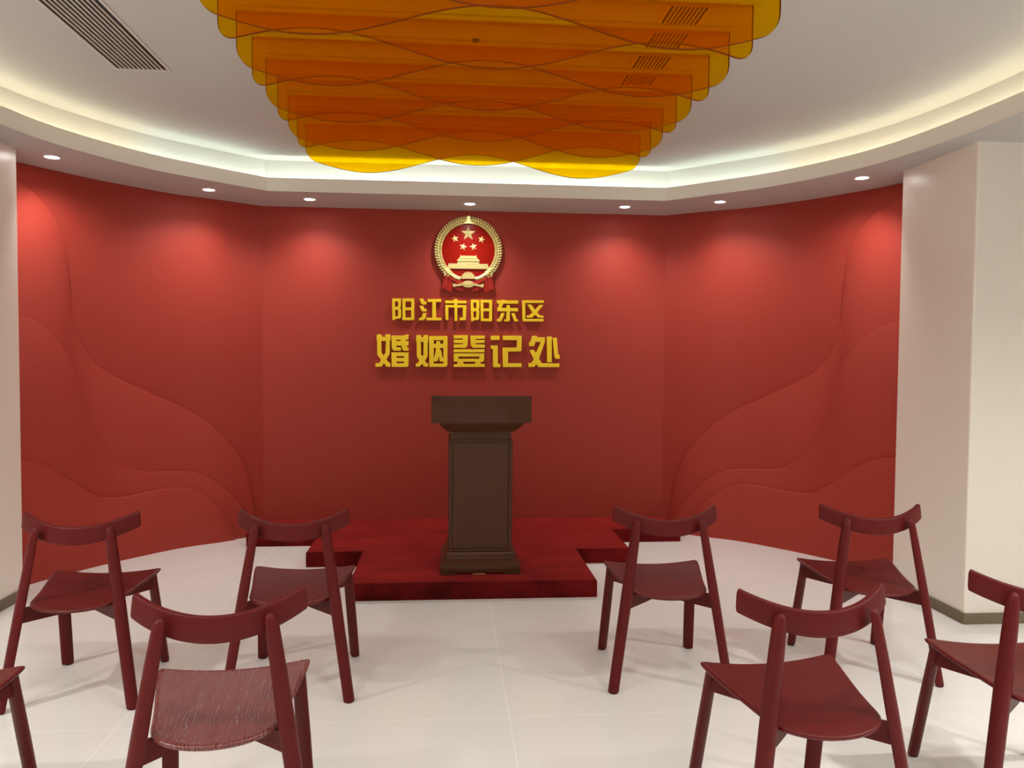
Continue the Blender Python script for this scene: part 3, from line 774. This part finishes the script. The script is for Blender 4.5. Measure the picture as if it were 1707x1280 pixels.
        for i in range(13):
            t = i / 12
            u = 940 - (940 - 652) * t; v = 905 + 120 * math.sin(t * PI * .55) - 20 * max(0, t - .6) * 2
            a, b_ = Vector(m_(u, v)), Vector(m_(u - 8, v + 52))
            yy = -.058 + .004 * math.sin(t * 18)
            cols.append([(a.x, yy, a.y), (b_.x, yy - .004, b_.y), (b_.x, -.02, b_.y), (a.x, -.02, a.y)])
        rings(bm, cols); mesh_obj('sash', bm, M_cloth_red, root, smooth=50)
        bm = bmesh.new(); prism(bm, [m_(720, 1056), (m_(740, 1042)), m_(800, 1062), m_(858, 1048), m_(850, 1098), m_(800, 1085), m_(735, 1075)], -.066, -.04)
        mesh_obj('ribbon_tail', bm, M_gold, root)
        bm = bmesh.new(); prism(bm, [m_(948, 840), m_(960, 840), m_(972, 945), m_(955, 960)], -.064, -.03); mesh_obj('drape_cord', bm, M_gold, root)
    bm = bmesh.new(); cols = []
    for i in range(31):
        t = i / 30; u = 455 + 395 * t
        bot = 1118 + 32 * math.sin(t * PI) + 6 * math.sin(t * 40); yy = -.046 + .006 * math.sin(t * 38)
        a, b_ = U(u, 1040), U(u, bot)
        cols.append([(a[0], yy, a[1]), (b_[0], yy - .004, b_[1]), (b_[0], -.01, b_[1]), (a[0], -.01, a[1])])
    rings(bm, cols); mesh_obj('bottom_cloth', bm, M_cloth_red, root, smooth=50)
    return root
emblem().scale = (1, 0.55, 1)

# ------------------------------------------------------------------ chairs
def d_section(a, b, n=20, e=1.7, flat=0.35):
    """half-round leg section: round towards -y, flatter towards +y"""
    o = []
    for k in range(n):
        t = 2 * PI * k / n; c, s = math.cos(t), math.sin(t)
        x = a * math.copysign(abs(c) ** (2 / e), c)
        y = b * math.copysign(abs(s) ** (2 / e), s)
        o.append((x, y * flat if y > 0 else y))
    return o

def leg_bm(p0, p1, prof, rot, a, b):
    bm = bmesh.new(); p0, p1 = Vector(p0), Vector(p1)
    ax = Vector((math.cos(rot), math.sin(rot), 0)); ay = Vector((-math.sin(rot), math.cos(rot), 0))
    rs = []
    for t, sc in prof:
        c = p0.lerp(p1, t)
        rs.append([c + ax * (x * sc) + ay * (y * sc) for x, y in d_section(a, b)])
    rings(bm, rs)
    return bm

RAIL_B, RAIL_R = 0.233, 0.362
def rail_bm():
    bm = bmesh.new(); rs = []
    yc = -.2 + RAIL_R; phm = math.asin(RAIL_B / RAIL_R); n = 40
    for i in range(-2, n + 3):
        t = max(0.0, min(1.0, i / n)); ph = -phm + 2 * phm * t
        edge = 1.0
        if i < 0 or i > n: edge = 1.0 - (0.10 if i in (-1, n + 1) else 0.30)
        ext = 0.0
        if i < 0: ext = i * .002
        if i > n: ext = (i - n) * .002
        nrm = Vector((math.sin(ph), -math.cos(ph), 0)); tg = Vector((math.cos(ph), math.sin(ph), 0))
        q = (abs(math.sin(ph)) * RAIL_R / RAIL_B)
        zt = .721 + (.770 - .721) * q * q; zb = .650 + (.705 - .650) * q * q
        base = Vector((0, yc, 0)) + nrm * RAIL_R + tg * ext
        hm, hh = (zt + zb) / 2, (zt - zb) / 2 * edge
        th = .0115 * (1 - .12 * q) * edge; r = []
        for k in range(24):
            a = 2 * PI * k / 24; c, s = math.cos(a), math.sin(a)
            u = th * math.copysign(abs(c) ** (2 / 5), c); w = hh * math.copysign(abs(s) ** (2 / 7), s)
            r.append(base + nrm * (u - .0115 - w * .13) + Vector((0, 0, hm + w)))
        rs.append(r)
    rings(bm, rs)
    return bm

def seat_bm():
    half = [(0.0, .150), (.08, .151), (.15, .154), (.197, .157), (.216, .158), (.2245, .152), (.226, .140), (.222, .105), (.212, .05), (.200, -.01), (.188, -.07), (.178, -.13), (.171, -.175), (.163, -.205), (.148, -.232), (.12, -.256), (.08, -.275), (.04, -.284), (0.0, -.287)]
    right = catmull(half, 3)
    out = [Vector((p.x, p.y)) for p in right] + [Vector((-p.x, p.y)) for p in reversed(right[1:-1])]
    c = Vector((0, -.06))
    def ztop(p):
        t = (p.y + .287) / .44
        return .413 + .029 * t + .016 * (abs(p.x) / .225) ** 2 - .007 * math.sin(PI * max(0, min(1, t)))
    bm = bmesh.new(); rs = []
    fr = (.04, .2, .4, .6, .8, .92, .975)
    for f in fr:
        rs.append([(*(c + (p - c) * f), ztop(c + (p - c) * f)) for p in out])
    rs.append([(*(c + (p - c) * .995), ztop(p) - .003) for p in out])
    rs.append([(*p, ztop(p) - .007) for p in out])
    rs.append([(*(c + (p - c) * .985), ztop(p) - .013) for p in out])
    for f in (.93, .7, .4, .04):
        rs.append([(*(c + (p - c) * f), ztop(c + (p - c) * f) - .016) for p in out])
    rings(bm, rs)
    return bm

CH_GROUP = 'dark red wooden chairs facing the lectern'
def make_chair():
    root = empty('wooden_chair')
    mesh_obj('seat', seat_bm(), M_seat, root, smooth=45)
    mesh_obj('back_rail', rail_bm(), M_chair, root, smooth=45)
    for s in (-1, 1):
        prof = [(0, .90), (.006, .96), (.05, .97), (.35, 1.0), (.60, 1.02), (.85, .90), (.95, .82), (.985, .70), (.998, .45), (1.004, .12)]
        l = mesh_obj('rear_leg', leg_bm((s * .250, -.262, .004), (s * .141, -.192, .722), prof, s * .45, .0245, .021), M_chair, root, smooth=60)
        b = bmesh.new(); bmesh.ops.create_cone(b, cap_ends=True, segments=14, radius1=.012, radius2=.014, depth=.006)
        for v in b.verts: v.co += Vector((s * .250, -.265, .003))
        mesh_obj('glide', b, M_foot, l)
        prof = [(0, .88), (.008, .95), (.06, .98), (.5, 1.0), (.9, .95), (1, .95)]
        l = mesh_obj('front_leg', leg_bm((s * .211, .222, .004), (s * .190, .130, .432), prof, PI + s * -.5, .0255, .026), M_chair, root, smooth=60)
        b = bmesh.new(); bmesh.ops.create_cone(b, cap_ends=True, segments=14, radius1=.012, radius2=.014, depth=.006)
        for v in b.verts: v.co += Vector((s * .211, .225, .003))
        mesh_obj('glide', b, M_foot, l)
    # two crossing beams under the seat, each from a rear leg to the opposite front leg
    for sgn in (-1, 1):
        p0, p1 = Vector((sgn * .193, -.222, 0)), Vector((-sgn * .190, .140, 0))
        d = (p1 - p0).normalized(); nn = Vector((-d.y, d.x, 0)) * .011
        bm = bmesh.new(); rs = []
        for t, z0, z1 in ((0, .346, .404), (.25, .348, .400), (.5, .352, .400), (.75, .360, .408), (1, .368, .424)):
            c = p0.lerp(p1, t)
            rs.append([c - nn + Vector((0, 0, z0)), c + nn + Vector((0, 0, z0)), c + nn + Vector((0, 0, z1)), c - nn + Vector((0, 0, z1))])
        rings(bm, rs); mesh_obj('cross_beam', bm, M_chair, root, smooth=30)
    return root

def copy_tree(o, parent=None):
    c = o.copy(); COL.objects.link(c)
    if parent is not None:
        c.parent = parent
    for ch in [x for x in o.children]: copy_tree(ch, c)
    return c

CH = [((0.966, 3.463), -1.43, 'dark red wooden chair just right of the platform, in the row nearest the red wall'),
      ((1.913, 3.457), -3.09, 'dark red wooden chair by the right cream wall, in the row nearest the red wall'),
      ((1.047, 2.261), 4.78, 'dark red wooden chair front row right of the aisle, whole back and seat in view'),
      ((1.874, 2.380), -4.9, 'dark red wooden chair cut off by the right edge of the photo'),
      ((-0.643, 3.458), -0.54, 'dark red wooden chair just left of the platform, in the row nearest the red wall'),
      ((-1.506, 3.445), 1.09, 'dark red wooden chair by the left cream wall, in the row nearest the red wall'),
      ((-0.639, 2.320), 6.41, 'dark red wooden chair left of the aisle whose seat shines with downlight glare painted into its grain'),
      ((-1.516, 2.333), 3.3, 'dark red wooden chair of which only a seat corner shows at the left photo edge')]
proto = make_chair()
for i, ((x, y), rz, lab) in enumerate(CH):
    o = proto if i == 0 else copy_tree(proto)
    o.location = (x, y, 0); o.rotation_euler = (0, 0, math.radians(rz))
    tag(o, lab, 'chair', CH_GROUP)
    if 'shines' in lab:                       # downlight glare on this seat, painted as paler streaks and extra gloss
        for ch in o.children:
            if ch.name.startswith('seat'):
                ch.data = ch.data.copy(); ch.data.materials[0] = M_seat_glare
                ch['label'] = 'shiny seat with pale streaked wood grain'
